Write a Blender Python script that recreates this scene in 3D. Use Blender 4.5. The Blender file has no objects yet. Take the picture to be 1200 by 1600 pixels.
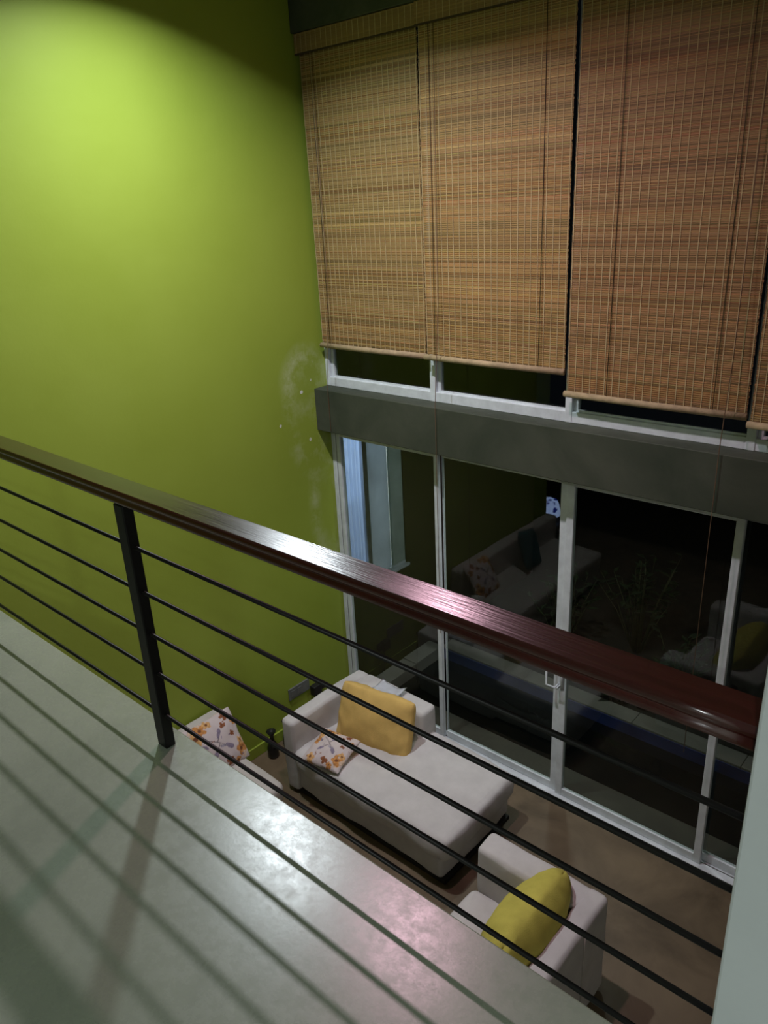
import bpy, bmesh, math, random
from mathutils import Vector, Matrix, noise
random.seed(7)
sc = bpy.context.scene
COL = sc.collection

# ------------------------------------------------------------------ camera
YAW, PITCH, ROLL, F = -0.7460, -0.37808, -0.05174, 1206.87
def cam_axes():
    cy, sy, cp, sp = math.cos(YAW), math.sin(YAW), math.cos(PITCH), math.sin(PITCH)
    fw = Vector((sy*cp, cy*cp, sp)); rt = Vector((cy, -sy, 0)); up = rt.cross(fw)
    r = math.cos(ROLL)*rt + math.sin(ROLL)*up
    u = -math.sin(ROLL)*rt + math.cos(ROLL)*up
    return r, u, fw
cam = bpy.data.objects.new('camera', bpy.data.cameras.new('camera'))
COL.objects.link(cam)
FWD = Vector((-0.63079073, 0.68251906, -0.36914872)); RGT = Vector((0.74635973, 0.66380618, -0.04804684)); UPV = Vector((-0.21225032, 0.30582524, 0.92812754))
m = Matrix((RGT, UPV, -FWD)).transposed().to_4x4()
m.translation = Vector((4.43475, -4.21249, 4.22673))
cam.matrix_world = m
cam.data.sensor_fit = 'VERTICAL'; cam.data.sensor_height = 24
cam.data.lens = 24*F/1600
cam.data.clip_start = .02
sc.camera = cam

# ------------------------------------------------------------------ world, lights, exposure
w = bpy.data.worlds.new('night'); sc.world = w; w.use_nodes = True
w.node_tree.nodes['Background'].inputs[0].default_value = (.25, .32, .5, 1)
w.node_tree.nodes['Background'].inputs[1].default_value = .006
sc.view_settings.view_transform = 'Standard'; sc.view_settings.look = 'None'
sc.view_settings.gamma = 1; sc.view_settings.use_curve_mapping = False
sc.view_settings.exposure = 0
CEIL = 5.75
def disk(name, loc, col, energy, dia, spread):
    l = bpy.data.lights.new(name, 'AREA'); l.shape = 'DISK'; l.size = dia; l.energy = energy; l.color = col
    l.spread = math.radians(spread)
    o = bpy.data.objects.new(name, l); COL.objects.link(o); o.location = loc
    return o
disk('lamp_light_white', (.95, -1.65, CEIL-.02), (.86, .95, 1.0), 57, .12, 136)
disk('lamp_light_pink', (2.08, -1.65, CEIL-.02), (1.0, .60, .74), 25, .12, 136)
disk('lamp_light_hall', (5.2, -6.2, CEIL-.02), (.94, 1.0, 1.0), 62, .14, 170)      # hall lamp behind the camera
disk('fill_light_lower', (4.9, -4.8, 2.58), (.95, .97, .92), 17, .3, 175)            # added fill, lifts the chaise fronts and armchair back
disk('fill_light_patio', (1.7, .75, 2.5), (.92, .95, .95), 15, .10, 178)            # unseen light added to brighten kerb and outer window
disk('lamp_light_neighbour', (-.9, .45, 2.9), (.76, .86, 1.0), 48, .2, 180)         # room behind the outer window

# ------------------------------------------------------------------ materials
def nt(name):
    m = bpy.data.materials.new(name); m.use_nodes = True
    t = m.node_tree; b = t.nodes['Principled BSDF']
    return m, t, b
def mat(name, col, rough=.6, var=.12, scale=6, bump=0, bscale=60, metal=0, coat=0, col2=None, spec=.5, stretch=None, rvar=0):
    m, t, b = nt(name)
    N, L = t.nodes, t.links
    tc = N.new('ShaderNodeTexCoord'); mp = N.new('ShaderNodeMapping')
    L.new(tc.outputs['Object'], mp.inputs[0])
    if stretch: mp.inputs['Scale'].default_value = stretch
    n = N.new('ShaderNodeTexNoise'); n.inputs['Scale'].default_value = scale; n.inputs['Detail'].default_value = 6
    n.inputs['Roughness'].default_value = .62
    L.new(mp.outputs[0], n.inputs['Vector'])
    r = N.new('ShaderNodeValToRGB')
    c2 = col2 if col2 else tuple(c*(1-var*2) for c in col)
    r.color_ramp.elements[0].position = .32; r.color_ramp.elements[1].position = .68
    r.color_ramp.elements[0].color = (*c2, 1); r.color_ramp.elements[1].color = (*[min(1, c*(1+var)) for c in col], 1)
    L.new(n.outputs[0], r.inputs[0]); L.new(r.outputs[0], b.inputs['Base Color'])
    b.inputs['Roughness'].default_value = rough; b.inputs['Metallic'].default_value = metal
    b.inputs['Coat Weight'].default_value = coat; b.inputs['Coat Roughness'].default_value = .16
    b.inputs['Specular IOR Level'].default_value = spec
    if rvar:
        mr = N.new('ShaderNodeMapRange'); mr.inputs[3].default_value = rough-rvar; mr.inputs[4].default_value = rough+rvar
        L.new(n.outputs[0], mr.inputs[0]); L.new(mr.outputs[0], b.inputs['Roughness'])
    if bump:
        n2 = N.new('ShaderNodeTexNoise'); n2.inputs['Scale'].default_value = bscale; n2.inputs['Detail'].default_value = 4
        L.new(mp.outputs[0], n2.inputs['Vector'])
        bp = N.new('ShaderNodeBump'); bp.inputs['Strength'].default_value = bump; bp.inputs['Distance'].default_value = .01
        L.new(n2.outputs[0], bp.inputs['Height']); L.new(bp.outputs[0], b.inputs['Normal'])
    return m
def attr_mat(name, rough=.8, bump=0, bscale=200, sheen=0):
    m, t, b = nt(name)
    a = t.nodes.new('ShaderNodeAttribute'); a.attribute_name = 'Col'
    t.links.new(a.outputs['Color'], b.inputs['Base Color']); b.inputs['Roughness'].default_value = rough
    if bump:
        tc = t.nodes.new('ShaderNodeTexCoord'); n2 = t.nodes.new('ShaderNodeTexNoise'); n2.inputs['Scale'].default_value = bscale
        t.links.new(tc.outputs['Object'], n2.inputs['Vector'])
        bp = t.nodes.new('ShaderNodeBump'); bp.inputs['Strength'].default_value = bump; bp.inputs['Distance'].default_value = .003
        t.links.new(n2.outputs[0], bp.inputs['Height']); t.links.new(bp.outputs[0], b.inputs['Normal'])
    return m
def green_wall_mat():
    m, t, b = nt('lime green wall paint'); N, L = t.nodes, t.links
    tc = N.new('ShaderNodeTexCoord')
    n = N.new('ShaderNodeTexNoise'); n.inputs['Scale'].default_value = 1.3; n.inputs['Detail'].default_value = 5
    L.new(tc.outputs['Object'], n.inputs['Vector'])
    r = N.new('ShaderNodeValToRGB'); r.color_ramp.elements[0].position = .3; r.color_ramp.elements[1].position = .7
    r.color_ramp.elements[0].color = (.275, .36, .040, 1); r.color_ramp.elements[1].color = (.305, .395, .052, 1)
    L.new(n.outputs[0], r.inputs[0])
    # damp, flaking patches of white salts near the corner (a stain with its own shape)
    sx = N.new('ShaderNodeSeparateXYZ'); L.new(tc.outputs['Object'], sx.inputs[0])
    def mth(op, a, bb=None, cl=False):
        q = N.new('ShaderNodeMath'); q.operation = op; q.use_clamp = cl
        for i, v in enumerate((a, bb)):
            if v is None: continue
            if isinstance(v, (int, float)): q.inputs[i].default_value = v
            else: L.new(v, q.inputs[i])
        return q.outputs[0]
    n3 = N.new('ShaderNodeTexNoise'); n3.inputs['Scale'].default_value = 3.2; n3.inputs['Detail'].default_value = 8; n3.inputs['Roughness'].default_value = .7
    L.new(tc.outputs['Object'], n3.inputs['Vector'])
    def blob(y, z, ry, rz, thr):
        dy = mth('DIVIDE', mth('ADD', sx.outputs['Y'], -y), ry); dz = mth('DIVIDE', mth('ADD', sx.outputs['Z'], -z), rz)
        d = mth('SQRT', mth('ADD', mth('MULTIPLY', dy, dy), mth('MULTIPLY', dz, dz)))
        ring = mth('SUBTRACT', 1.0, mth('MULTIPLY', mth('ABSOLUTE', mth('SUBTRACT', d, .8)), 2.2), True)
        k = mth('MULTIPLY', mth('SUBTRACT', n3.outputs[0], thr), 4.5, True)
        return mth('MULTIPLY', ring, k, True)
    s = mth('ADD', blob(-.22, 2.98, .24, .26, .42), blob(-.26, 2.75, .2, .45, .47))
    s = mth('ADD', s, blob(-.1, 1.9, .18, .55, .45))
    s = mth('MULTIPLY', s, .5, True)
    mx = N.new('ShaderNodeMix'); mx.data_type = 'RGBA'
    L.new(s, mx.inputs[0]); L.new(r.outputs[0], mx.inputs[6]); mx.inputs[7].default_value = (.62, .68, .42, 1)
    # small bare chips
    vo = N.new('ShaderNodeTexVoronoi'); vo.inputs['Scale'].default_value = 8; L.new(tc.outputs['Object'], vo.inputs['Vector'])
    n4 = N.new('ShaderNodeTexNoise'); n4.inputs['Scale'].default_value = 30; L.new(tc.outputs['Object'], n4.inputs['Vector'])
    dd = mth('ADD', vo.outputs['Distance'], mth('MULTIPLY', n4.outputs[0], .25))
    chip = mth('MULTIPLY', mth('LESS_THAN', dd, .235), mth('MULTIPLY', mth('ADD', blob(-.3, 2.65, .22, .3, .3), blob(-.13, 3.05, .12, .2, .3)), 3, True))
    mx2 = N.new('ShaderNodeMix'); mx2.data_type = 'RGBA'
    L.new(chip, mx2.inputs[0]); L.new(mx.outputs[2], mx2.inputs[6]); mx2.inputs[7].default_value = (.75, .78, .68, 1)
    L.new(mx2.outputs[2], b.inputs['Base Color'])
    b.inputs['Roughness'].default_value = .55; b.inputs['Specular IOR Level'].default_value = .3
    bp = N.new('ShaderNodeBump'); bp.inputs['Strength'].default_value = .15; bp.inputs['Distance'].default_value = .02
    L.new(n3.outputs[0], bp.inputs['Height']); L.new(bp.outputs[0], b.inputs['Normal'])
    return m
def slab_mat(name, ca, cb, rough, rv, dark=None):
    m, t, b = nt(name); N, L = t.nodes, t.links
    tc = N.new('ShaderNodeTexCoord')
    n = N.new('ShaderNodeTexNoise'); n.inputs['Scale'].default_value = 2.2; n.inputs['Detail'].default_value = 9; n.inputs['Roughness'].default_value = .6; n.inputs['Distortion'].default_value = .8
    L.new(tc.outputs['Object'], n.inputs['Vector'])
    r = N.new('ShaderNodeValToRGB'); r.color_ramp.elements[0].position = .3; r.color_ramp.elements[1].position = .7
    r.color_ramp.elements[0].color = (*ca, 1); r.color_ramp.elements[1].color = (*cb, 1)
    L.new(n.outputs[0], r.inputs[0]); L.new(r.outputs[0], b.inputs['Base Color'])
    n2 = N.new('ShaderNodeTexNoise'); n2.inputs['Scale'].default_value = 26; n2.inputs['Detail'].default_value = 8; n2.inputs['Roughness'].default_value = .75
    L.new(tc.outputs['Object'], n2.inputs['Vector'])
    mr = N.new('ShaderNodeMapRange'); mr.inputs[1].default_value = .35; mr.inputs[2].default_value = .65
    mr.inputs[3].default_value = rough-rv; mr.inputs[4].default_value = rough+rv
    L.new(n2.outputs[0], mr.inputs[0]); L.new(mr.outputs[0], b.inputs['Roughness'])
    bp = N.new('ShaderNodeBump'); bp.inputs['Strength'].default_value = .06; bp.inputs['Distance'].default_value = .004
    L.new(n2.outputs[0], bp.inputs['Height']); L.new(bp.outputs[0], b.inputs['Normal'])
    return m
def glass_mat():
    m = bpy.data.materials.new('window glass'); m.use_nodes = True; t = m.node_tree; N, L = t.nodes, t.links
    for x in list(N): N.remove(x)
    o = N.new('ShaderNodeOutputMaterial'); mx = N.new('ShaderNodeMixShader'); tr = N.new('ShaderNodeBsdfTransparent')
    g = N.new('ShaderNodeBsdfGlossy'); g.inputs['Roughness'].default_value = .01; fr = N.new('ShaderNodeFresnel'); fr.inputs[0].default_value = 1.5
    tr.inputs[0].default_value = (.82, .86, .83, 1); g.inputs[0].default_value = (.72, .74, .72, 1)
    
    ge = N.new('ShaderNodeNewGeometry'); mr = N.new('ShaderNodeMapRange'); mr.inputs[3].default_value = 1.5; mr.inputs[4].default_value = 1/1.5
    L.new(ge.outputs['Backfacing'], mr.inputs[0]); L.new(mr.outputs[0], fr.inputs[0])
    L.new(fr.outputs[0], mx.inputs[0]); L.new(tr.outputs[0], mx.inputs[1]); L.new(g.outputs[0], mx.inputs[2]); L.new(mx.outputs[0], o.inputs[0])
    return m
def emit_mat(name, col, s):
    m, t, b = nt(name); b.inputs['Base Color'].default_value = (*col, 1)
    b.inputs['Emission Color'].default_value = (*col, 1); b.inputs['Emission Strength'].default_value = s
    return m
M = dict(
    green=green_wall_mat(),
    slab=slab_mat('polished grey green cement', (.21, .243, .190), (.28, .318, .25), .27, .05),
    floor=slab_mat('polished brown cement', (.080, .056, .030), (.175, .128, .074), .5, .08),
    beam=slab_mat('raw grey cement render', (.032, .042, .026), (.068, .075, .052), .7, .05),
    wallpale=mat('pale grey green wall paint', (.62, .67, .68), .6, .03, 2, .08, 40),
    wallwhite=mat('off white wall paint', (.55, .55, .5), .8, .05, 2),
    ceil=mat('dull white ceiling paint', (.5, .5, .47), .9, .04, 2),
    frame=mat('white painted metal frame', (.68, .735, .76), .42, .08, 9, .1, 60),
    framedark=mat('grey frame gasket', (.12, .12, .11), .6),
    glass=glass_mat(),
    rail=mat('varnished mahogany', (.042, .007, .0055), .21, .12, 9, .06, 50, coat=.4, col2=(.024, .005, .004), stretch=(.25, 5, 5), rvar=.05),
    black=mat('black painted steel', (.004, .004, .0035), .42, .1, 20, spec=.3),
    sofa=mat('off white woven upholstery', (.58, .56, .545), .9, .05, 7, .25, 300, spec=.2),
    sofab=mat('soft beige upholstery', (.50, .47, .43), .9, .06, 7, .25, 300, spec=.2),
    foot_gap_shade=mat('black plinth', (.02, .018, .016), .6),  # black for feet and table, also for the painted shade gap under seats
    mustard=mat('mustard cushion cloth', (.66, .44, .14), .9, .06, 8, .25, 250, spec=.2),
    lime=mat('lime yellow cushion cloth', (.56, .50, .10), .9, .07, 8, .25, 250, spec=.2),
    teal=mat('dark teal cushion cloth', (.02, .10, .12), .9, .1, 8),
    floral=attr_mat('floral cushion print', .85, .2),
    cloth=mat('folded white cloth', (.86, .88, .93), .8, .03, 8),
    vase=mat('black glazed ceramic', (.01, .01, .01), .25, .1),
    plastic=mat('grey socket plastic', (.16, .17, .16), .4, .1),
    plug=mat('black plug plastic', (.012, .012, .012), .5, .1),
    reed=attr_mat('split bamboo reed', .55),
    thread=mat('tan warp thread', (.50, .38, .20), .9, .1, 30),
    bar=mat('bamboo cloth wrapped bar', (.42, .31, .18), .8, .15, 14, .2, 120),
    cord=mat('brown pull cord', (.16, .09, .05), .8, .1, 40),
    cordd=mat('dark lift cord', (.06, .036, .02), .8, .1, 40),
    apron=slab_mat('dark cement apron', (.05, .045, .035), (.09, .085, .065), .8, .05),  # darker tone than the kerb cement
    kerb=slab_mat('weathered cement kerb', (.15, .145, .12), (.24, .23, .20), .8, .05),
    blue=mat('blue pond paint', (.03, .05, .20), .6, .2, 4),
    water=mat('dark pond water', (.003, .004, .004), .08, .1),
    soil=mat('dark soil', (.02, .018, .012), .95, .2, 10, .4, 20),
    brown=mat('brown plastered wall', (.045, .030, .017), .85, .1, 2),
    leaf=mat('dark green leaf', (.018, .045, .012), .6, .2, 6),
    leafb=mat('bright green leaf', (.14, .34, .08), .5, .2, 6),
    stem=mat('plant stem', (.05, .06, .02), .8, .1),
    curtain=mat('pale blue curtain', (.62, .70, .85), .9, .05, 3),
    panelw=mat('pale painted window panel', (.62, .67, .72), .5, .08, 3),
    frost=mat('grey green shutter panel', (.42, .48, .46), .4, .1, 3),
    bulb=emit_mat('lamp diffuser', (.85, .95, 1), 6), bulbp=emit_mat('pink lamp diffuser', (1, .8, .86), 4),
    shade=None, floralp=None,
)

for k in ('curtain', 'panelw', 'frost'):
    t = M[k].node_tree; b = t.nodes['Principled BSDF']; o = t.nodes['Material Output']
    tl_ = t.nodes.new('ShaderNodeBsdfTranslucent'); mx = t.nodes.new('ShaderNodeMixShader'); mx.inputs[0].default_value = {'curtain': .4, 'panelw': .35, 'frost': .3}[k]
    t.links.new(b.inputs['Base Color'].links[0].from_socket, tl_.inputs[0])
    t.links.new(b.outputs[0], mx.inputs[1]); t.links.new(tl_.outputs[0], mx.inputs[2]); t.links.new(mx.outputs[0], o.inputs[0])
# ------------------------------------------------------------------ helpers
def tag(o, label=None, cat=None, group=None, kind=None):
    if label: o['label'] = label
    if cat: o['category'] = cat
    if group: o['group'] = group
    if kind: o['kind'] = kind
    return o
def empty(name, loc=(0, 0, 0), label=None, cat=None, group=None, kind=None):
    o = bpy.data.objects.new(name, None); COL.objects.link(o); o.location = loc; o.empty_display_size = .1
    return tag(o, label, cat, group, kind)
def link(name, bm, m, parent=None, smooth=False, **k):
    me = bpy.data.meshes.new(name); bm.normal_update(); bm.to_mesh(me); bm.free()
    if m: me.materials.append(m)
    if smooth:
        for p in me.polygons: p.use_smooth = True
    o = bpy.data.objects.new(name, me); COL.objects.link(o)
    if parent:
        o.parent = parent          # all meshes are built in world metres: undo the parent's offset
        o.location = -world_loc(parent)
    return tag(o, **k)
def world_loc(o):
    v = Vector(o.location)
    while o.parent: o = o.parent; v = v + Vector(o.location)
    return v
def add_box(bm, x0, x1, y0, y1, z0, z1):
    vs = [bm.verts.new((x, y, z)) for z in (z0, z1) for y in (y0, y1) for x in (x0, x1)]
    fs = []
    for f in ((0, 2, 3, 1), (4, 5, 7, 6), (0, 1, 5, 4), (2, 6, 7, 3), (0, 4, 6, 2), (1, 3, 7, 5)):
        fs.append(bm.faces.new([vs[i] for i in f]))
    return vs, fs
def box(name, b, m, parent=None, bev=0, seg=2, **k):
    bm = bmesh.new(); add_box(bm, *b)
    if bev: bmesh.ops.bevel(bm, geom=bm.edges[:], offset=bev, segments=seg, profile=.5, affect='EDGES')
    return link(name, bm, m, parent, **k)
def add_tube(bm, pts, r, n=8, caps=True):
    rings = []
    pts = [Vector(p) for p in pts]
    rr = r if isinstance(r, (list, tuple)) else [r]*len(pts)
    for i, p in enumerate(pts):
        d = (pts[min(i+1, len(pts)-1)] - pts[max(i-1, 0)]).normalized()
        a = Vector((0, 0, 1)) if abs(d.z) < .9 else Vector((1, 0, 0))
        u = d.cross(a).normalized(); v = d.cross(u)
        rings.append([bm.verts.new(p + rr[i]*(math.cos(2*math.pi*j/n)*u + math.sin(2*math.pi*j/n)*v)) for j in range(n)])
    for a, b in zip(rings, rings[1:]):
        for j in range(n): bm.faces.new((a[j], a[(j+1) % n], b[(j+1) % n], b[j]))
    if caps: bm.faces.new(rings[0][::-1]); bm.faces.new(rings[-1])
def add_lathe(bm, c, prof, n=24):
    rings = [[bm.verts.new((c[0]+r*math.cos(2*math.pi*j/n), c[1]+r*math.sin(2*math.pi*j/n), c[2]+z)) for j in range(n)] for r, z in prof]
    for a, b in zip(rings, rings[1:]):
        for j in range(n): bm.faces.new((a[j], a[(j+1) % n], b[(j+1) % n], b[j]))
    bm.faces.new(rings[0][::-1]); bm.faces.new(rings[-1])
def soft_box(name, b, r, m, parent=None, step=.045, bulge=0, wob=.0, xf=None, seed=0, flare=0, **k):
    """rounded, slightly bulging upholstered block"""
    x0, x1, y0, y1, z0, z1 = b
    c = Vector(((x0+x1)/2, (y0+y1)/2, (z0+z1)/2)); h = Vector(((x1-x0)/2, (y1-y0)/2, (z1-z0)/2))
    bm = bmesh.new(); cache = {}
    def coords(hh):
        n = max(2, int(2*(hh-r)/step)+1); inner = [-(hh-r)+2*(hh-r)*i/n for i in range(n+1)]
        arc = [r*math.sin(a) for a in (math.radians(22.5), math.radians(45), math.radians(67.5))]
        q = [r*math.tan(math.radians(a)) for a in (15, 30, 45)]
        return [-(hh-r)-v for v in q[::-1]] + inner + [(hh-r)+v for v in q]
    ax = [coords(h[i]) for i in range(3)]
    def V(p):
        key = tuple(round(v, 5) for v in p)
        if key in cache: return cache[key]
        inn = Vector([max(-(h[i]-r), min(h[i]-r, p[i])) for i in range(3)])
        d = Vector(p)-inn
        q = inn + (d.normalized()*r if d.length > 1e-6 else d)
        if bulge:
            u = [1-(inn[i]/max(1e-4, h[i]))**2 for i in range(3)]
            nrm = d.normalized() if d.length > 1e-6 else Vector()
            big = max(range(3), key=lambda i: abs(p[i])/h[i])
            o = [i for i in range(3) if i != big]
            q += nrm*bulge*u[o[0]]*u[o[1]]
        if flare: q.x *= 1+flare*(-(q.z)/h.z)*.5; q.y *= 1+flare*(-(q.z)/h.z)*.5
        if wob:
            s = q*3.1+Vector((seed*3.7, seed*1.3, 0))
            q += noise.noise_vector(s)*wob + noise.noise_vector(s*3.3)*wob*.35
        q = q + c
        if xf: q = xf @ q
        cache[key] = bm.verts.new(q); return cache[key]
    for a in range(3):
        u, v = [i for i in range(3) if i != a]
        for s in (-1, 1):
            for i in range(len(ax[u])-1):
                for j in range(len(ax[v])-1):
                    def P(ii, jj):
                        p = [0, 0, 0]; p[a] = s*h[a]; p[u] = ax[u][ii]; p[v] = ax[v][jj]; return V(p)
                    f = [P(i, j), P(i+1, j), P(i+1, j+1), P(i, j+1)]
                    if len(set(f)) < 3: continue
                    try: bm.faces.new(f)
                    except ValueError: pass
    bmesh.ops.recalc_face_normals(bm, faces=bm.faces[:])
    return link(name, bm, m, parent, smooth=True, **k)
def basis(center, xd, yd):
    """local x = xd, local y = yd (made square), local z = normal"""
    x = Vector(xd).normalized(); z = x.cross(Vector(yd)).normalized(); y = z.cross(x)
    m = Matrix((x, y, z)).transposed().to_4x4(); m.translation = Vector(center); return m
def pillow(name, size, thick, xf, m, parent=None, n=44, e=.42, pinch=.07, rnd_k=.08, wr=.006, seed=0, paint=None, sag=0, **k):
    W, H = size; bm = bmesh.new(); lay = bm.verts.layers.float_color.new('Col') if paint else None
    def P(u, v, s):
        x = W/2*u*(1-pinch*(1-abs(u)**1.5)*0 - pinch*(1-v*v)*abs(u)); y = H/2*v*(1-pinch*(1-u*u)*abs(v))
        x, y = x*math.sqrt(1-rnd_k*v**6), y*math.sqrt(1-rnd_k*u**6)
        t = thick/2*(max(0, (1-u**4)*(1-v**4)))**e * (.55+.45*(1-u*u)*(1-v*v))
        q = Vector((x, y, s*t))
        sc_ = noise.noise_vector(Vector((u*2.2+seed, v*2.2, s*2)))*wr
        edge = max(abs(u), abs(v))
        fold = noise.noise(Vector((u*7+seed, v*2.5, s)))*wr*1.3*edge
        q += sc_; q.z += s*fold
        if sag: q.z -= sag*(u*u)
        return xf @ q
    g = {}
    for s in (1, -1):
        for i in range(n+1):
            for j in range(n+1):
                if s == -1 and (i in (0, n) or j in (0, n)): g[s, i, j] = g[1, i, j]; continue
                u = math.sin((i/n*2-1)*math.pi/2)*.5+(i/n*2-1)*.5; v = math.sin((j/n*2-1)*math.pi/2)*.5+(j/n*2-1)*.5
                vt = bm.verts.new(P(u, v, s if 0 < i < n and 0 < j < n else 0)); g[s, i, j] = vt
                if paint: vt[lay] = (*paint(u, v, s), 1)
        for i in range(n):
            for j in range(n):
                f = (g[s, i, j], g[s, i+1, j], g[s, i+1, j+1], g[s, i, j+1])
                bm.faces.new(f if s == 1 else f[::-1])
    return link(name, bm, m, parent, smooth=True, **k)
def floral(seed):
    rnd = random.Random(seed)
    base = (.58, .50, .49)
    els = []
    def flower(x, y, r, c):
        for i in range(5):
            a = i*2*math.pi/5 + rnd.random(); els.append(('d', x+r*.55*math.cos(a), y+r*.55*math.sin(a), r*.55, r*.42, a, c))
        els.append(('d', x, y, r*.3, r*.3, 0, (.18, .06, .02)))
    def leaf(x, y, a, r, c): els.append(('d', x, y, r, r*.42, a, c))
    def stem(x0, y0, x1, y1, c=(.16, .13, .14)): els.append(('s', x0, y0, x1, y1, .016, c))
    og = (.50, .22, .06); og2 = (.60, .34, .13); br = (.24, .08, .03); gp = (.22, .18, .25)
    for (x, y, r, c) in ((-.72, .55, .26, og2), (-.45, .78, .22, og), (-.8, .1, .22, og), (.72, -.55, .24, og), (.8, -.25, .15, og2), (-.55, -.82, .2, og2), (.55, .8, .14, br), (.15, -.75, .17, br), (.35, .55, .12, br), (.6, .15, .1, br), (-.15, .85, .16, og2), (.85, .5, .14, og), (.45, -.9, .15, og)):
        flower(x, y, r, c)
    for (x, y, a, r) in ((-.85, .35, 1.4, .5), (-.6, .85, .2, .35), (.85, -.6, 1.2, .3)): els.insert(0, ('d', x, y, r, r*.45, a, (.60, .44, .32)))
    stem(-.45, .35, .0, .05); stem(0, .05, .25, -.2); stem(-.1, .1, .1, .35); stem(.0, .05, -.3, -.25)
    leaf(.08, .38, .9, .17, gp); leaf(.3, -.22, -.7, .2, gp); leaf(-.32, -.3, .8, .18, gp); leaf(.08, -.1, -.3, .12, (.28, .25, .3)); leaf(-.55, .15, 2.2, .12, gp)
    for _ in range(10): leaf(rnd.uniform(-.95, .95), rnd.uniform(-.95, .95), rnd.random()*6, .05, rnd.choice((br, gp)))
    def paint(u, v, s):
        if s < 0: u = -u
        c = base
        wob = noise.noise(Vector((u*6, v*6, seed)))*.05
        for e in els:
            if e[0] == 'd':
                dx, dy = u-e[1], v-e[2]; ca, sa = math.cos(e[5]), math.sin(e[5])
                a, b_ = (dx*ca+dy*sa)/e[3], (-dx*sa+dy*ca)/e[4]
                if a*a+b_*b_ < 1+wob*15:
                    k = .75+.5*(noise.noise(Vector((u*14, v*14, 3)))+.5); c = tuple(min(1, q*k) for q in e[6])
            else:
                ax, ay, bx, by = e[1:5]; t = max(0, min(1, ((u-ax)*(bx-ax)+(v-ay)*(by-ay))/((bx-ax)**2+(by-ay)**2)))
                if math.hypot(u-ax-t*(bx-ax), v-ay-t*(by-ay)) < e[5]+wob*.1: c = e[6]
        return c
    return paint

# ------------------------------------------------------------------ setting: shell
ST = 'structure'
SZ, SY = 2.885, -3.302            # balcony floor level and its edge
XR, YB, XL = 6.4, -7.6, -2.6
box('floor', (XL, XR, YB, .06, -.15, 0), M['floor'], kind=ST)
sb = box('balcony_floor', (XL, XR, YB, SY, SZ-.27, SZ), M['slab'], bev=.004, kind=ST)
box('wall_left', (-.2, 0, -3.4, 0, 0, SZ-.27), M['green'], kind=ST)
box('wall_left', (-.2, 0, -3.302, 0, SZ-.27, CEIL), M['green'], kind=ST)
box('wall_left', (-.2, 0, YB, -3.302, SZ, CEIL), M['green'], kind=ST)
box('wall_alcove', (XL-.2, XL, YB, .0, 0, SZ-.27), M['wallwhite'], kind=ST)
box('wall_back', (XL-.2, XR+.2, YB-.2, YB, 0, CEIL), M['wallwhite'], kind=ST)
box('wall_right', (XR, XR+.2, YB, .06, 0, CEIL), M['wallwhite'], kind=ST)
box('ceiling', (-.2, XR+.2, YB-.2, .2, CEIL, CEIL+.2), M['ceil'], kind=ST)
box('wall_column', (4.248, 5.2, -3.40, -3.16, SZ, CEIL), M['wallpale'], bev=.004, kind=ST)
# skirting painted with the wall
box('baseboard_left', (0, .016, -3.38, -.02, 0, .10), M['green'], bev=.004, kind=ST)
# cement lintel beam between the two window bands, with its ledge, and the beam over the window
box('trim_1', (0, XR, -.148, .12, 2.58, 2.916), M['beam'], bev=.005, kind=ST)
box('trim_2', (.0, XR, -.10, .12, 5.325, CEIL), M['beam'], bev=.006, kind=ST)

# ------------------------------------------------------------------ upper window band
win = empty('window_1', (0, 0, 2.916), kind=ST)
FY0, FY1 = -.004, .055
box('bottom_rail', (0, XR, FY0, FY1, 2.916, 2.985), M['frame'], win, bev=.004)
box('top_rail', (0, XR, FY0, FY1, 5.27, 5.325), M['frame'], win, bev=.004)
xs = [(0.0, .04), (1.052, 1.10), (2.118, 2.165), (3.196, 3.246), (4.27, 4.32), (5.34, 5.39), (6.36, 6.4)]
for a, b in xs:
    box('mullion', (a, b, FY0-.004, FY1+.004, 2.916, 5.325), M['frame'], win, bev=.004)
    if b < 6: box('jamb_strip', (b, b+.03, FY0+.022, FY1, 2.985, 5.27), M['frame'], win, bev=.003)
for (a, b), (c, d) in zip(xs, xs[1:]):
    box('glazing_bead', (b+.03, c, .018, .03, 2.985, 2.997), M['frame'], win)
    box('pane', (b, c, .036, .037, 2.985, 5.27), M['glass'], win)

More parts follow.
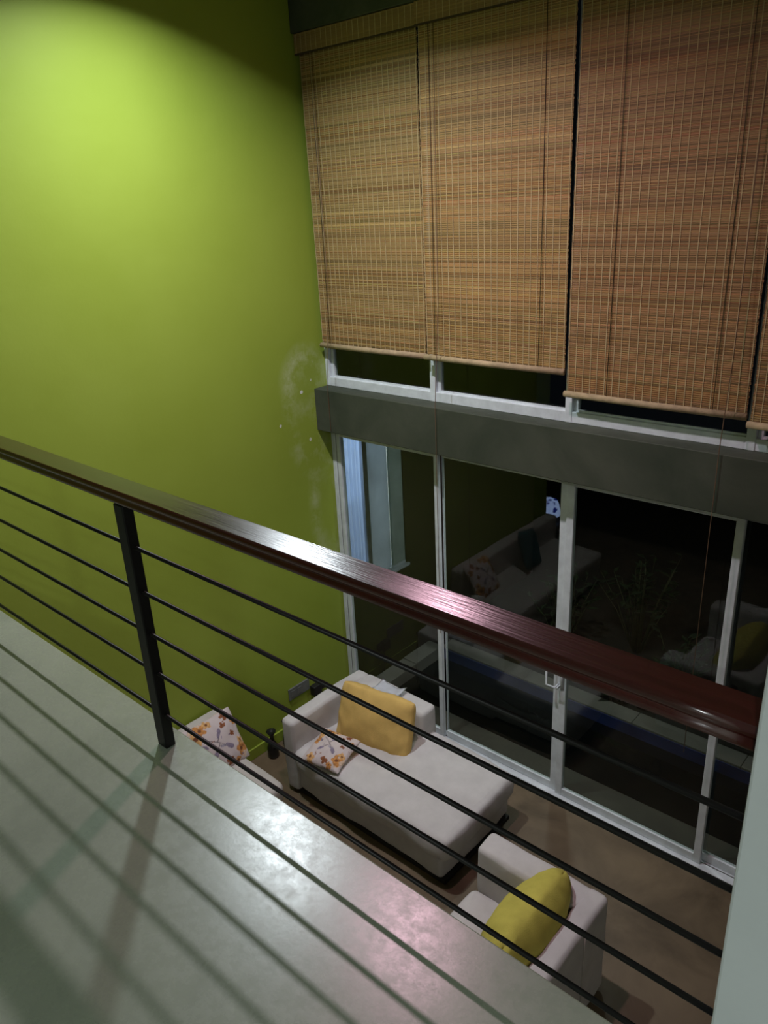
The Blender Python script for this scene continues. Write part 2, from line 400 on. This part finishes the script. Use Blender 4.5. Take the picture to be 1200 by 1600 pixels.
# ------------------------------------------------------------------ lower sliding doors
tr = empty('trim_3', (0, 0, 0), kind=ST)
box('floor_track', (0, XR, -.03, .09, 0, .022), M['frame'], tr, bev=.004)
box('track_groove', (0.05, XR, .025, .033, .0225, .0235), M['framedark'], tr)
box('jamb', (0, .046, -.004, .07, .022, 2.58), M['frame'], tr, bev=.004)
box('jamb_groove', (.0461, .050, .0, .05, .1, 2.57), M['framedark'], tr)
leaves = [(.05, .088, 1.057, 1.096, 0), (1.097, 1.114, 2.097, 2.150, .02), (2.152, 2.206, 3.200, 3.248, 0), (3.205, 3.236, 4.28, 4.33, .045), (4.33, 4.37, 5.32, 5.36, 0), (5.36, 5.4, 6.35, 6.4, .04)]
for i, (a, b, c, d, y) in enumerate(leaves):
    y1 = y+.034
    D = empty('door_%d' % (i+1), (a, y, 0), kind=ST)
    if i in (1, 3): a_, ya = a, y+.028
    else: a_, ya = a, y
    box('stile', (a, b, ya, y1+.006, .022, 2.58), M['frame'], D, bev=.004)
    box('stile', (c, d, y, y1, .022, 2.58), M['frame'], D, bev=.004)
    box('bottom_rail', (b, c, y+.002, y1, .024, .086), M['frame'], D, bev=.003)
    box('top_rail', (b, c, y+.002, y1, 2.50, 2.58), M['frame'], D, bev=.003)
    box('pane', (b, c, y+.016, y+.017, .086, 2.50), M['glass'], D)
    if i in (1, 2):
        bm = bmesh.new()
        if i == 1: P = [(2.115, y, 1.16), (2.075, -.05, 1.15), (2.075, -.05, .99), (2.142, -.045, .985), (2.142, y, .985)]
        else: P = [(2.168, y, 1.16), (2.20, -.05, 1.15), (2.20, -.05, .99), (2.16, -.045, .985), (2.16, y, .985)]
        add_tube(bm, P, .008, 8); link('pull_handle', bm, M['frame'], D, smooth=True)
    if i == 2: box('lock_plate', (2.165, 2.193, -.004, .002, .955, 1.09), M['plastic'], D, bev=.002)

# ------------------------------------------------------------------ bamboo blinds
def blind(x0, x1, zt, zb, y, seed, label, cords, hang, hue, valance=None, endx=None):
    rnd = random.Random(seed)
    B = empty('bamboo_blind', ((x0+x1)/2, y, zb), label, 'blind', 'woven bamboo blinds over the upper window')
    bm = bmesh.new(); lay = bm.verts.layers.float_color.new('Col')
    z = zb+.02; k = 0; band = 0
    while z < zt:
        band = .7*band + .3*rnd.uniform(-1, 1)*1.1
        sagy = .006*math.sin((z-zb)*2.1+seed)
        xa, xb = x0+rnd.uniform(0, .004), x1-rnd.uniform(0, .004)
        h = .0078
        t = .82 + .32*rnd.random() + band*.35
        red = rnd.random()
        c = [hue[i]*t for i in range(3)]
        if red > .84: c = [c[0]*.9, c[1]*.74, c[2]*.66]
        if red < .06: c = [c[0]*1.45, c[1]*1.5, c[2]*1.5]
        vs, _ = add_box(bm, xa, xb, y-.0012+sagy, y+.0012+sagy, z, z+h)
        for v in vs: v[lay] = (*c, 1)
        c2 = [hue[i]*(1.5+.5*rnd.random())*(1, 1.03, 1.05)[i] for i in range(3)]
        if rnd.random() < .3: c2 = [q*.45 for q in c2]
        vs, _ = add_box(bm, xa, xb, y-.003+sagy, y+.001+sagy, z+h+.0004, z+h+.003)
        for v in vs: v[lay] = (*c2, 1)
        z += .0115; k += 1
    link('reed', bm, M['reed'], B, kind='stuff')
    # warp threads
    bm = bmesh.new(); n = round((x1-x0)/.048); sp = (x1-x0-.02)/n
    for i in range(n+1):
        x = x0+.01+i*sp+rnd.uniform(-.003, .003); pts = []
        for q in range(9):
            zz = zb+.01+(zt-zb-.01)*q/8
            pts.append((x+rnd.uniform(-.0015, .0015), y-.0042+.006*math.sin((zz-zb)*2.1+seed), zz))
        wdt = .0024
        for a, b in zip(pts, pts[1:]):
            vs = [bm.verts.new((a[0]-wdt, a[1], a[2])), bm.verts.new((a[0]+wdt, a[1], a[2])), bm.verts.new((b[0]+wdt, b[1], b[2])), bm.verts.new((b[0]-wdt, b[1], b[2])),
                  bm.verts.new((a[0]-wdt, a[1]+.0012, a[2])), bm.verts.new((a[0]+wdt, a[1]+.0012, a[2])), bm.verts.new((b[0]+wdt, b[1]+.0012, b[2])), bm.verts.new((b[0]-wdt, b[1]+.0012, b[2]))]
            for f in ((0, 1, 2, 3), (7, 6, 5, 4), (0, 3, 7, 4), (1, 5, 6, 2)): bm.faces.new([vs[t] for t in f])
    link('warp_thread', bm, M['thread'], B, kind='stuff')
    bm = bmesh.new(); add_tube(bm, [(x0-.012 if x0 > .05 else x0-.004, y-.004, zb), ((x0+x1)/2, y-.006, zb-.002), (x1, y-.004, zb)], .020, 12)
    link('bottom_bar', bm, M['bar'], B, smooth=True)
    for cx in cords:
        bm = bmesh.new(); add_tube(bm, [(cx, y-.009, zt), (cx+.004, y-.011, (zt+zb)/2), (cx, y-.012, zb+.02)], .002, 6)
        link('lift_cord', bm, M['cordd'], B, smooth=True)
    for cx, ze in hang:
        bm = bmesh.new(); pts = [(cx, y-.02, zt-.05), (cx+.003, y-.03, zb+.4), (cx, -.158, 2.93), (cx, -.158, 2.6), (cx-.002, -.156, ze)]
        if cx > 3: pts[1] = (cx+.004, -.12, zb+.3)
        add_tube(bm, pts, .0022, 6); link('pull_cord', bm, M['cord'], B, smooth=True)
    if valance:
        va, vb = valance
        V = empty('valance', ((va+vb)/2, y, 5.2)); V.parent = B; V.location = Vector(((va+vb)/2, y, 5.2))-world_loc(B)
        bm = bmesh.new(); lay = bm.verts.layers.float_color.new('Col'); z = 5.204
        while z < 5.318:
            t = .8+.3*rnd.random(); c = [hue[i]*t for i in range(3)]
            vs, _ = add_box(bm, va, vb, y-.034, y-.030, z, z+.0088)
            for v in vs: v[lay] = (*c, 1)
            z += .0098
        link('valance_reed', bm, M['reed'], V, kind='stuff')
        bm = bmesh.new(); i = 0
        while va+.02+i*.048 < vb:
            xx = va+.02+i*.048; add_box(bm, xx-.0022, xx+.0022, y-.0352, y-.034, 5.204, 5.316); i += 1
        link('valance_thread', bm, M['thread'], V, kind='stuff')
        box('valance_edge', (va, vb, y-.037, y-.026, 5.196, 5.205), M['cordd'], V)
    return B
HUE = (.30, .175, .062)
blind(.030, 1.062, 5.30, 3.243, -.052, 1, 'bamboo blind beside the green wall, lowest edge level with its neighbour', [.13], [(.165, 2.60)], (.30, .188, .074), (.016, 1.085))
blind(1.082, 2.140, 5.30, 3.243, -.072, 2, 'bamboo blind in the middle, second from the green wall', [1.165, 1.965], [(1.213, 1.15)], (.325, .197, .076), (1.085, 2.14))
blind(2.158, 3.205, 5.30, 3.112, -.068, 3, 'reddish bamboo blind hanging lower, long pull cord in front', [2.42, 3.03], [(3.115, .98)], (.285, .16, .066), (2.17, 3.21))
blind(3.225, 4.26, 5.30, 3.075, -.072, 4, 'bamboo blind cut by the right edge of the photo', [3.47], [], (.285, .162, .066), (3.22, 4.27))

# ------------------------------------------------------------------ outside: pond, kerbs, neighbouring window, plants
box('ground', (-2.5, XR+.2, 1.35, 7, -.3, -.03), M['soil'], kind=ST)
box('pond_floor', (0, XR+.2, .06, 1.36, -.62, -.5), M['soil'], kind=ST)
box('apron', (0, XR+.2, .06, .335, -.5, -.005), M['apron'], bev=.006, kind=ST)
pk = empty('pond_kerb', (3, 1.26, -.3), kind=ST)
random.seed(3)
x = .17
while x < XR:
    ln = random.uniform(.9, 1.2); box('kerb_stone', (x, min(XR+.2, x+ln-.003), 1.17+random.uniform(0, .004), 1.35, -.45, random.uniform(-.004, .003)), M['kerb'], pk, bev=.006); x += ln
y = .34
while y < 1.17:
    ln = .42; box('kerb_stone', (.0, .17, y, min(1.35, y+ln-.005), -.45, random.uniform(-.004, .003)), M['kerb'], pk, bev=.006); y += ln
box('painted_lining', (.172, XR, 1.160, 1.169, -.5, -.02), M['blue'], pk)
box('water', (.17, XR, .335, 1.16, -.5, -.13), M['water'], label=None, kind=ST)
# exterior wall of the neighbouring wing, with its lit window
box('wall_outer', (-.2, -.01, .88, 3.2, -.1, 3.2), M['brown'], kind=ST)
box('wall_outer', (-.2, -.01, .12, .88, -.1, .99), M['brown'], kind=ST)
box('wall_outer', (-.2, -.01, .12, .88, 2.52, 3.2), M['brown'], kind=ST)
box('wall_neighbour', (-1.6, -1.5, -.3, 1.6, .5, 3.1), M['wallwhite'], kind=ST)
box('wall_neighbour', (-1.6, -.2, 1.5, 1.6, .5, 3.1), M['wallwhite'], kind=ST)
box('wall_neighbour', (-1.6, -.2, -.1, 0, .5, 3.1), M['wallwhite'], kind=ST)
box('ceiling', (-1.6, -.2, -.1, 1.6, 3.0, 3.1), M['wallwhite'], kind=ST)
box('floor', (-1.6, -.2, -.1, 1.6, .4, .5), M['wallwhite'], kind=ST)
nw = empty('window_2', (-.1, .5, .99), kind=ST)
box('sill', (-.2, .02, .12, .90, .985, 1.01), M['panelw'], nw, bev=.004)
box('frame_post', (-.16, -.02, .12, .155, 1.01, 2.52), M['panelw'], nw, bev=.004)
box('frame_post', (-.14, -.05, .40, .455, 1.01, 2.52), M['framedark'], nw, bev=.004)
box('shutter_panel', (-.075, -.045, .455, .705, 1.02, 2.51), M['panelw'], nw, bev=.004)
box('shutter_panel', (-.045, -.018, .705, .875, 1.03, 2.51), M['frost'], nw, bev=.004)
box('shutter_rail', (-.044, -.014, .70, .875, 1.012, 1.04), M['panelw'], nw, bev=.003)
bm = bmesh.new(); n = 60; rows = []
for i in range(n+1):
    yy = .13+.30*i/n; xx = -.075+.022*math.sin(i*.72)+.006*math.sin(i*1.9)
    rows.append([bm.verts.new((xx+.002*math.sin(q*.9), yy+.003*math.sin(q*.6), 1.015+(2.5-1.015)*q/10)) for q in range(11)])
for a, b in zip(rows, rows[1:]):
    for q in range(10): bm.faces.new((a[q], b[q], b[q+1], a[q+1]))
bmesh.ops.solidify(bm, geom=bm.faces[:], thickness=.002)
cu = link('curtain', bm, M['curtain'], smooth=True)
tag(cu, 'pale blue pleated curtain hanging inside the outer window by the green wall', 'curtain')

def plant(x, y, h, n, seed, label, m, spread=.3, big=.09):
    rnd = random.Random(seed); T = empty('garden_plant', (x, y, -.03), label, 'plant', 'plants beyond the pond')
    bs = bmesh.new(); bl = bmesh.new()
    for i in range(n):
        a = rnd.random()*6.283; r = rnd.random()*spread; hh = h*rnd.uniform(.5, 1)
        p0 = Vector((x+.04*math.cos(a), y+.04*math.sin(a), -.03)); p2 = Vector((x+r*math.cos(a), y+r*math.sin(a), -.03+hh)); p1 = (p0+p2)/2+Vector((0, 0, .12*hh))
        add_tube(bs, [p0, p1, p2], [.006, .004, .002], 5)
        for t in (.45, .6, .75, .88, 1.0):
            c = p1.lerp(p2, (t-.4)/.6) if t > .4 else p0
            la = rnd.random()*6.283; L_ = big*rnd.uniform(.7, 1.4)
            d = Vector((math.cos(la), math.sin(la), rnd.uniform(-.2, .6))).normalized(); s = d.cross(Vector((0, 0, 1))).normalized()*L_*.22
            up_ = Vector((0, 0, L_*.08))
            v = [bl.verts.new(q) for q in (c, c+d*L_*.45+s+up_, c+d*L_, c+d*L_*.45-s+up_, c+d*L_*.45)]
            bl.faces.new((v[0], v[1], v[4])); bl.faces.new((v[1], v[2], v[4])); bl.faces.new((v[2], v[3], v[4])); bl.faces.new((v[3], v[0], v[4]))
    link('stem', bs, M['stem'], T, smooth=True); bmesh.ops.solidify(bl, geom=bl.faces[:], thickness=.0015); link('foliage', bl, m, T)
plant(1.95, 1.42, .26, 6, 11, 'low bright green leafy plant at the pond kerb, right of the handled mullion', M['leafb'], .12, .13)
plant(1.15, 1.9, .95, 26, 12, 'dim bushy shrub beyond the pond, behind the middle door pane', M['leaf'], .4, .1)
plant(1.75, 2.3, 1.1, 30, 13, 'tall dim shrub deep in the dark garden', M['leaf'], .45, .1)
plant(2.35, 1.8, .6, 20, 14, 'small dim shrub beyond the pond near the third door stile', M['leaf'], .3, .09)

# ------------------------------------------------------------------ railing
RY = -3.346
rg = empty('railing', (2.8, -3.357, SZ), 'black steel railing with thin rods and a dark red wooden handrail', 'railing')
# moulded handrail: board, groove and bead
prof = [(-3.3145, 3.6325), (-3.317, 3.6348), (-3.3700, 3.6297), (-3.3728, 3.6289), (-3.3750, 3.6272), (-3.3765, 3.6248), (-3.3775, 3.622), (-3.3755, 3.615), (-3.3705, 3.612), (-3.3705, 3.609),
        (-3.3745, 3.606), (-3.3755, 3.601), (-3.3735, 3.596), (-3.368, 3.592), (-3.323, 3.592), (-3.318, 3.597), (-3.318, 3.606), (-3.322, 3.610), (-3.322, 3.613), (-3.315, 3.617)]
bm = bmesh.new(); rings = []
NX = 40
for i in range(NX+1):
    xx = .002+(4.247-.002)*i/NX
    rings.append([bm.verts.new((xx, y_, z_)) for y_, z_ in prof])
for a, b in zip(rings, rings[1:]):
    for j in range(len(prof)):
        bm.faces.new((a[j], b[j], b[(j+1) % len(prof)], a[(j+1) % len(prof)])).smooth = j >= 2
bm.faces.new(rings[0]); bm.faces.new(rings[-1][::-1])
link('handrail', bm, M['rail'], rg)
for px in (2.77, 1.385, .0):
    box('post', (px+.001, px+.042, -3.372, -3.342, SZ, 3.592), M['black'], rg, bev=.003)
for zc in (3.479, 3.356, 3.236, 3.118, 2.986):
    bm = bmesh.new(); add_tube(bm, [(.001, RY-.009, zc), (2.1, RY-.009, zc), (4.2475, RY-.009, zc)], .0052, 10)
    link('rod', bm, M['black'], rg, smooth=True)
bm = bmesh.new()

# ------------------------------------------------------------------ chaise longue
ch = empty('chaise_longue', (1.3, -.86, 0), 'long off white chaise longue with its back toward the green wall', 'sofa')
box('foot_gap_shade', (.53, 2.02, -1.19, -.42, 0, .03), M['foot_gap_shade'], ch)  # black block painted in for the shadow gap under the chaise
soft_box('base', (.50, 1.995, -1.190, -.40, .028, .25), .03, M['sofa'], ch, bulge=.004, wob=.022, seed=1)
soft_box('seat_cushion', (.62, 2.065, -1.245, -.40, .235, .425), .055, M['sofa'], ch, bulge=.016, wob=.022, seed=2)
soft_box('backrest', (.495, .62, -1.225, -.36, .03, .66), .03, M['sofa'], ch, bulge=.006, wob=.008, seed=3)
soft_box('side_arm', (.60, 1.31, -.53, -.35, .03, .655), .035, M['sofa'], ch, bulge=.006, wob=.008, seed=4)
def quad_basis(tl, tr_, bl, br):
    tl, tr_, bl, br = map(Vector, (tl, tr_, bl, br)); c = (tl+tr_+bl+br)/4
    return c, (tr_-tl+br-bl), (tl-bl+tr_-br)
c, xd, yd = quad_basis((.71, -.80, .80), (1.31, -.70, .80), (.76, -.91, .43), (1.36, -.82, .43))
xf = basis(c, xd, yd); xf = xf @ Matrix.Translation((0, .01, -.075))
o = pillow('cushion', (.66, .46), .19, xf, M['mustard'], e=.22, pinch=.02, rnd_k=.10, wr=.009, seed=2.2)
tag(o, 'large mustard yellow cushion upright on the chaise against its side arm', 'cushion')
xf = basis((.905, -1.105, .492), (.95, .17, .0), (-.2, .95, .20))
o = pillow('cushion', (.34, .33), .13, xf, M['floral'], n=90, seed=5, paint=floral(4))
tag(o, 'small floral print cushion lying flat on the chaise seat', 'cushion')
# folded white cloth on the side arm
bm = bmesh.new(); g = {}
for i in range(15):
    for j in range(11):
        u, v = i/14, j/10
        zz = .676+.006*noise.noise(Vector((u*4, v*4, 1)))+.030*max(0, u-.75)*4*(v) + .035*max(0, .25-u)*4*max(0, v-.5)
        g[i, j] = bm.verts.new((.79+.25*u+.01*math.sin(v*3), -.545+.165*v-.02*math.sin(u*3.1), zz))
for i in range(14):
    for j in range(10): bm.faces.new((g[i, j], g[i+1, j], g[i+1, j+1], g[i, j+1]))
bmesh.ops.solidify(bm, geom=bm.faces[:], thickness=.012)
tag(link('folded_cloth', bm, M['cloth'], smooth=True), 'folded white cloth lying on the arm of the chaise behind the mustard cushion', 'cloth')

# ------------------------------------------------------------------ armchair
ar = empty('armchair', (2.78, -1.8, 0), 'wide off white boxy armchair seen from behind its back', 'armchair')
for x_, y_ in ((2.46, -1.26), (3.1, -1.26), (2.46, -2.38), (3.1, -2.38)):
    box('foot', (x_-.02, x_+.02, y_-.02, y_+.02, 0, .032), M['foot_gap_shade'], ar)
soft_box('base', (2.40, 3.10, -2.42, -1.24, .03, .27), .03, M['sofa'], ar, wob=.006, seed=5)
soft_box('seat_cushion', (2.385, 3.03, -2.26, -1.37, .255, .405), .045, M['sofa'], ar, bulge=.012, wob=.008, seed=6)
soft_box('armrest', (2.395, 3.12, -1.365, -1.185, .03, .70), .035, M['sofa'], ar, bulge=.006, wob=.010, seed=7)
soft_box('armrest', (2.395, 3.12, -2.44, -2.265, .03, .70), .035, M['sofa'], ar, bulge=.006, wob=.010, seed=8)
soft_box('backrest', (3.03, 3.155, -2.44, -1.185, .03, .70), .035, M['sofa'], ar, bulge=.004, wob=.008, seed=9)
bm = bmesh.new(); add_tube(bm, [(3.159, -1.47, .66), (3.160, -1.475, .4), (3.159, -1.48, .06)], .003, 6)
link('back_seam', bm, M['sofab'], ar, smooth=True)
xf = basis((2.875, -1.61, .635), (0, -1, .0), (.30, 0, .9))
o = pillow('cushion', (.74, .50), .33, xf, M['lime'], e=.6, pinch=.0, rnd_k=.4, wr=.008, seed=9.4)
tag(o, 'plump lime yellow cushion leaning on the back of the armchair', 'cushion')

# ------------------------------------------------------------------ sofa along the green wall
so = empty('sofa', (.4, -2.4, 0), 'pale beige sofa along the green wall, mostly hidden by the balcony', 'sofa')
box('foot_gap_shade', (.06, .76, -3.30, -1.54, 0, .03), M['foot_gap_shade'], so)  # same black block for the shade gap under the sofa
soft_box('base', (.03, .80, -3.34, -1.505, .028, .27), .035, M['sofab'], so, wob=.006, seed=11)
soft_box('seat_cushion', (.16, .82, -2.42, -1.50, .262, .42), .045, M['sofab'], so, bulge=.01, wob=.008, seed=12)
soft_box('seat_cushion', (.16, .82, -3.32, -2.43, .262, .42), .045, M['sofab'], so, bulge=.01, wob=.008, seed=13)
soft_box('backrest', (.022, .18, -3.36, -1.44, .03, .70), .035, M['sofab'], so, bulge=.004, wob=.006, seed=14)
xf = basis((.275, -1.665, .585), (-.02, -1, 0), (-.46, 0.02, .80))
o = pillow('cushion', (.43, .42), .15, xf, M['floral'], n=100, seed=7, paint=floral(9))
tag(o, 'floral print cushion propped on the sofa beside the green wall', 'cushion')
xf = basis((.33, -2.5, .62), (-.15, -1, -.25), (-.30, .2, .9))
o = pillow('cushion', (.44, .44), .14, xf, M['teal'], seed=12)
tag(o, 'dark teal cushion on the far sofa, seen reflected in the door glass', 'cushion')

# ------------------------------------------------------------------ vases, sockets
for (vx, vy, s, lab) in ((.115, -1.045, 1.0, 'black bottle vase on the floor left of the chaise, in full view'), (.11, -.87, 1.0, 'black bottle vase on the floor half hidden behind the chaise back')):
    bm = bmesh.new(); add_lathe(bm, (vx, vy, 0), [(r*s, z*s) for r, z in ((.030, 0), (.042, .006), (.047, .03), (.047, .09), (.040, .12), (.026, .145), (.019, .165), (.018, .20), (.024, .225), (.038, .245), (.041, .252), (.036, .253), (.018, .235))])
    tag(link('bottle_vase', bm, M['vase'], smooth=True), lab, 'vase', 'black bottle vases')
sk = empty('socket_plate', (0, -.615, .37), 'grey wide socket plate on the green wall above the chaise back', 'socket')
box('face_plate', (0, .014, -.735, -.50, .325, .435), M['plastic'], sk, bev=.005)
for yy in (-.69, -.62): box('socket_insert', (.0141, .018, yy-.024, yy+.024, .35, .41), M['plastic'], sk, bev=.002)
pl = empty('plug_adapter', (0.0, -.44, .3), 'black plug adapter on the green wall beside the grey socket plate', 'plug')
box('plug_body', (0, .06, -.49, -.40, .25, .345), M['plug'], pl, bev=.008)
box('plug_body', (0, .045, -.395, -.35, .27, .335), M['plug'], pl, bev=.006)
bm = bmesh.new(); add_tube(bm, [(.045, -.40, .26), (.05, -.41, .15), (.03, -.40, .03), (.03, -.3, .012)], .004, 6); link('cable', bm, M['plug'], pl, smooth=True)

# ------------------------------------------------------------------ blue and white table lamp in the alcove, seen only in the glass
tb = empty('side_table', (-.32, -4.0, 0), 'small dark side table in the alcove under the balcony', 'table')
bm = bmesh.new(); add_lathe(bm, (-.32, -4.0, 0), [(.2, .255), (.21, .26), (.21, .275), (.2, .28)], 32); link('table_top', bm, M['foot_gap_shade'], tb)
for a in (0.5, 2.6, 4.7):
    bm = bmesh.new(); add_tube(bm, [(-.32+.15*math.cos(a), -4+.15*math.sin(a), 0), (-.32+.12*math.cos(a), -4+.12*math.sin(a), .256)], .014, 8); link('leg', bm, M['foot_gap_shade'], tb)

def shade_mat():
    m, t, b = nt('lit blue floral shade'); N, L = t.nodes, t.links
    tc = N.new('ShaderNodeTexCoord'); v = N.new('ShaderNodeTexVoronoi'); v.inputs['Scale'].default_value = 11; n = N.new('ShaderNodeTexNoise'); n.inputs['Scale'].default_value = 40
    L.new(tc.outputs['Object'], v.inputs['Vector']); L.new(tc.outputs['Object'], n.inputs['Vector'])
    ad = N.new('ShaderNodeMath'); ad.operation = 'MULTIPLY_ADD'; ad.inputs[1].default_value = .5; L.new(n.outputs[0], ad.inputs[0]); L.new(v.outputs[0], ad.inputs[2])
    r = N.new('ShaderNodeValToRGB'); r.color_ramp.elements[0].position = .58; r.color_ramp.elements[0].color = (.01, .02, .2, 1); r.color_ramp.elements[1].position = .63; r.color_ramp.elements[1].color = (.45, .58, 1, 1)
    L.new(ad.outputs[0], r.inputs[0]); L.new(r.outputs[0], b.inputs['Base Color']); L.new(r.outputs[0], b.inputs['Emission Color']); b.inputs['Emission Strength'].default_value = 4
    return m
LX, LY = -.32, -4.0
tl = empty('table_lamp', (LX, LY, .28), 'blue and white patterned lamp glowing in the alcove, reflected beside the handled mullion', 'lamp')
bm = bmesh.new(); add_lathe(bm, (LX, LY, .281), [(.06, 0), (.06, .01), (.02, .02), (.03, .05), (.012, .09), (.012, .12)], 24); link('lamp_base', bm, M['vase'], tl, smooth=True)
bm = bmesh.new(); add_lathe(bm, (LX, LY, .38), [(.16, 0), (.165, .01), (.15, .10), (.125, .19), (.11, .20)], 40); link('lamp_shade', bm, shade_mat(), tl, smooth=True)

# ceiling downlights
for nm, x_, y_, mm, lab in (('downlight', .95, -1.65, 'bulb', 'round white ceiling downlight nearer the green wall'), ('downlight', 2.08, -1.65, 'bulbp', 'round pinkish ceiling downlight farther from the green wall')):
    T = empty(nm, (x_, y_, CEIL), lab, 'lamp', 'ceiling downlights')
    bm = bmesh.new(); add_lathe(bm, (x_, y_, CEIL), [(.085, -.012), (.09, -.006), (.09, 0)], 32); link('trim_ring', bm, M['frame'], T)
    bm = bmesh.new(); add_lathe(bm, (x_, y_, CEIL), [(.06, -.0135), (.065, -.0125)], 32); link('diffuser', bm, M[mm], T)
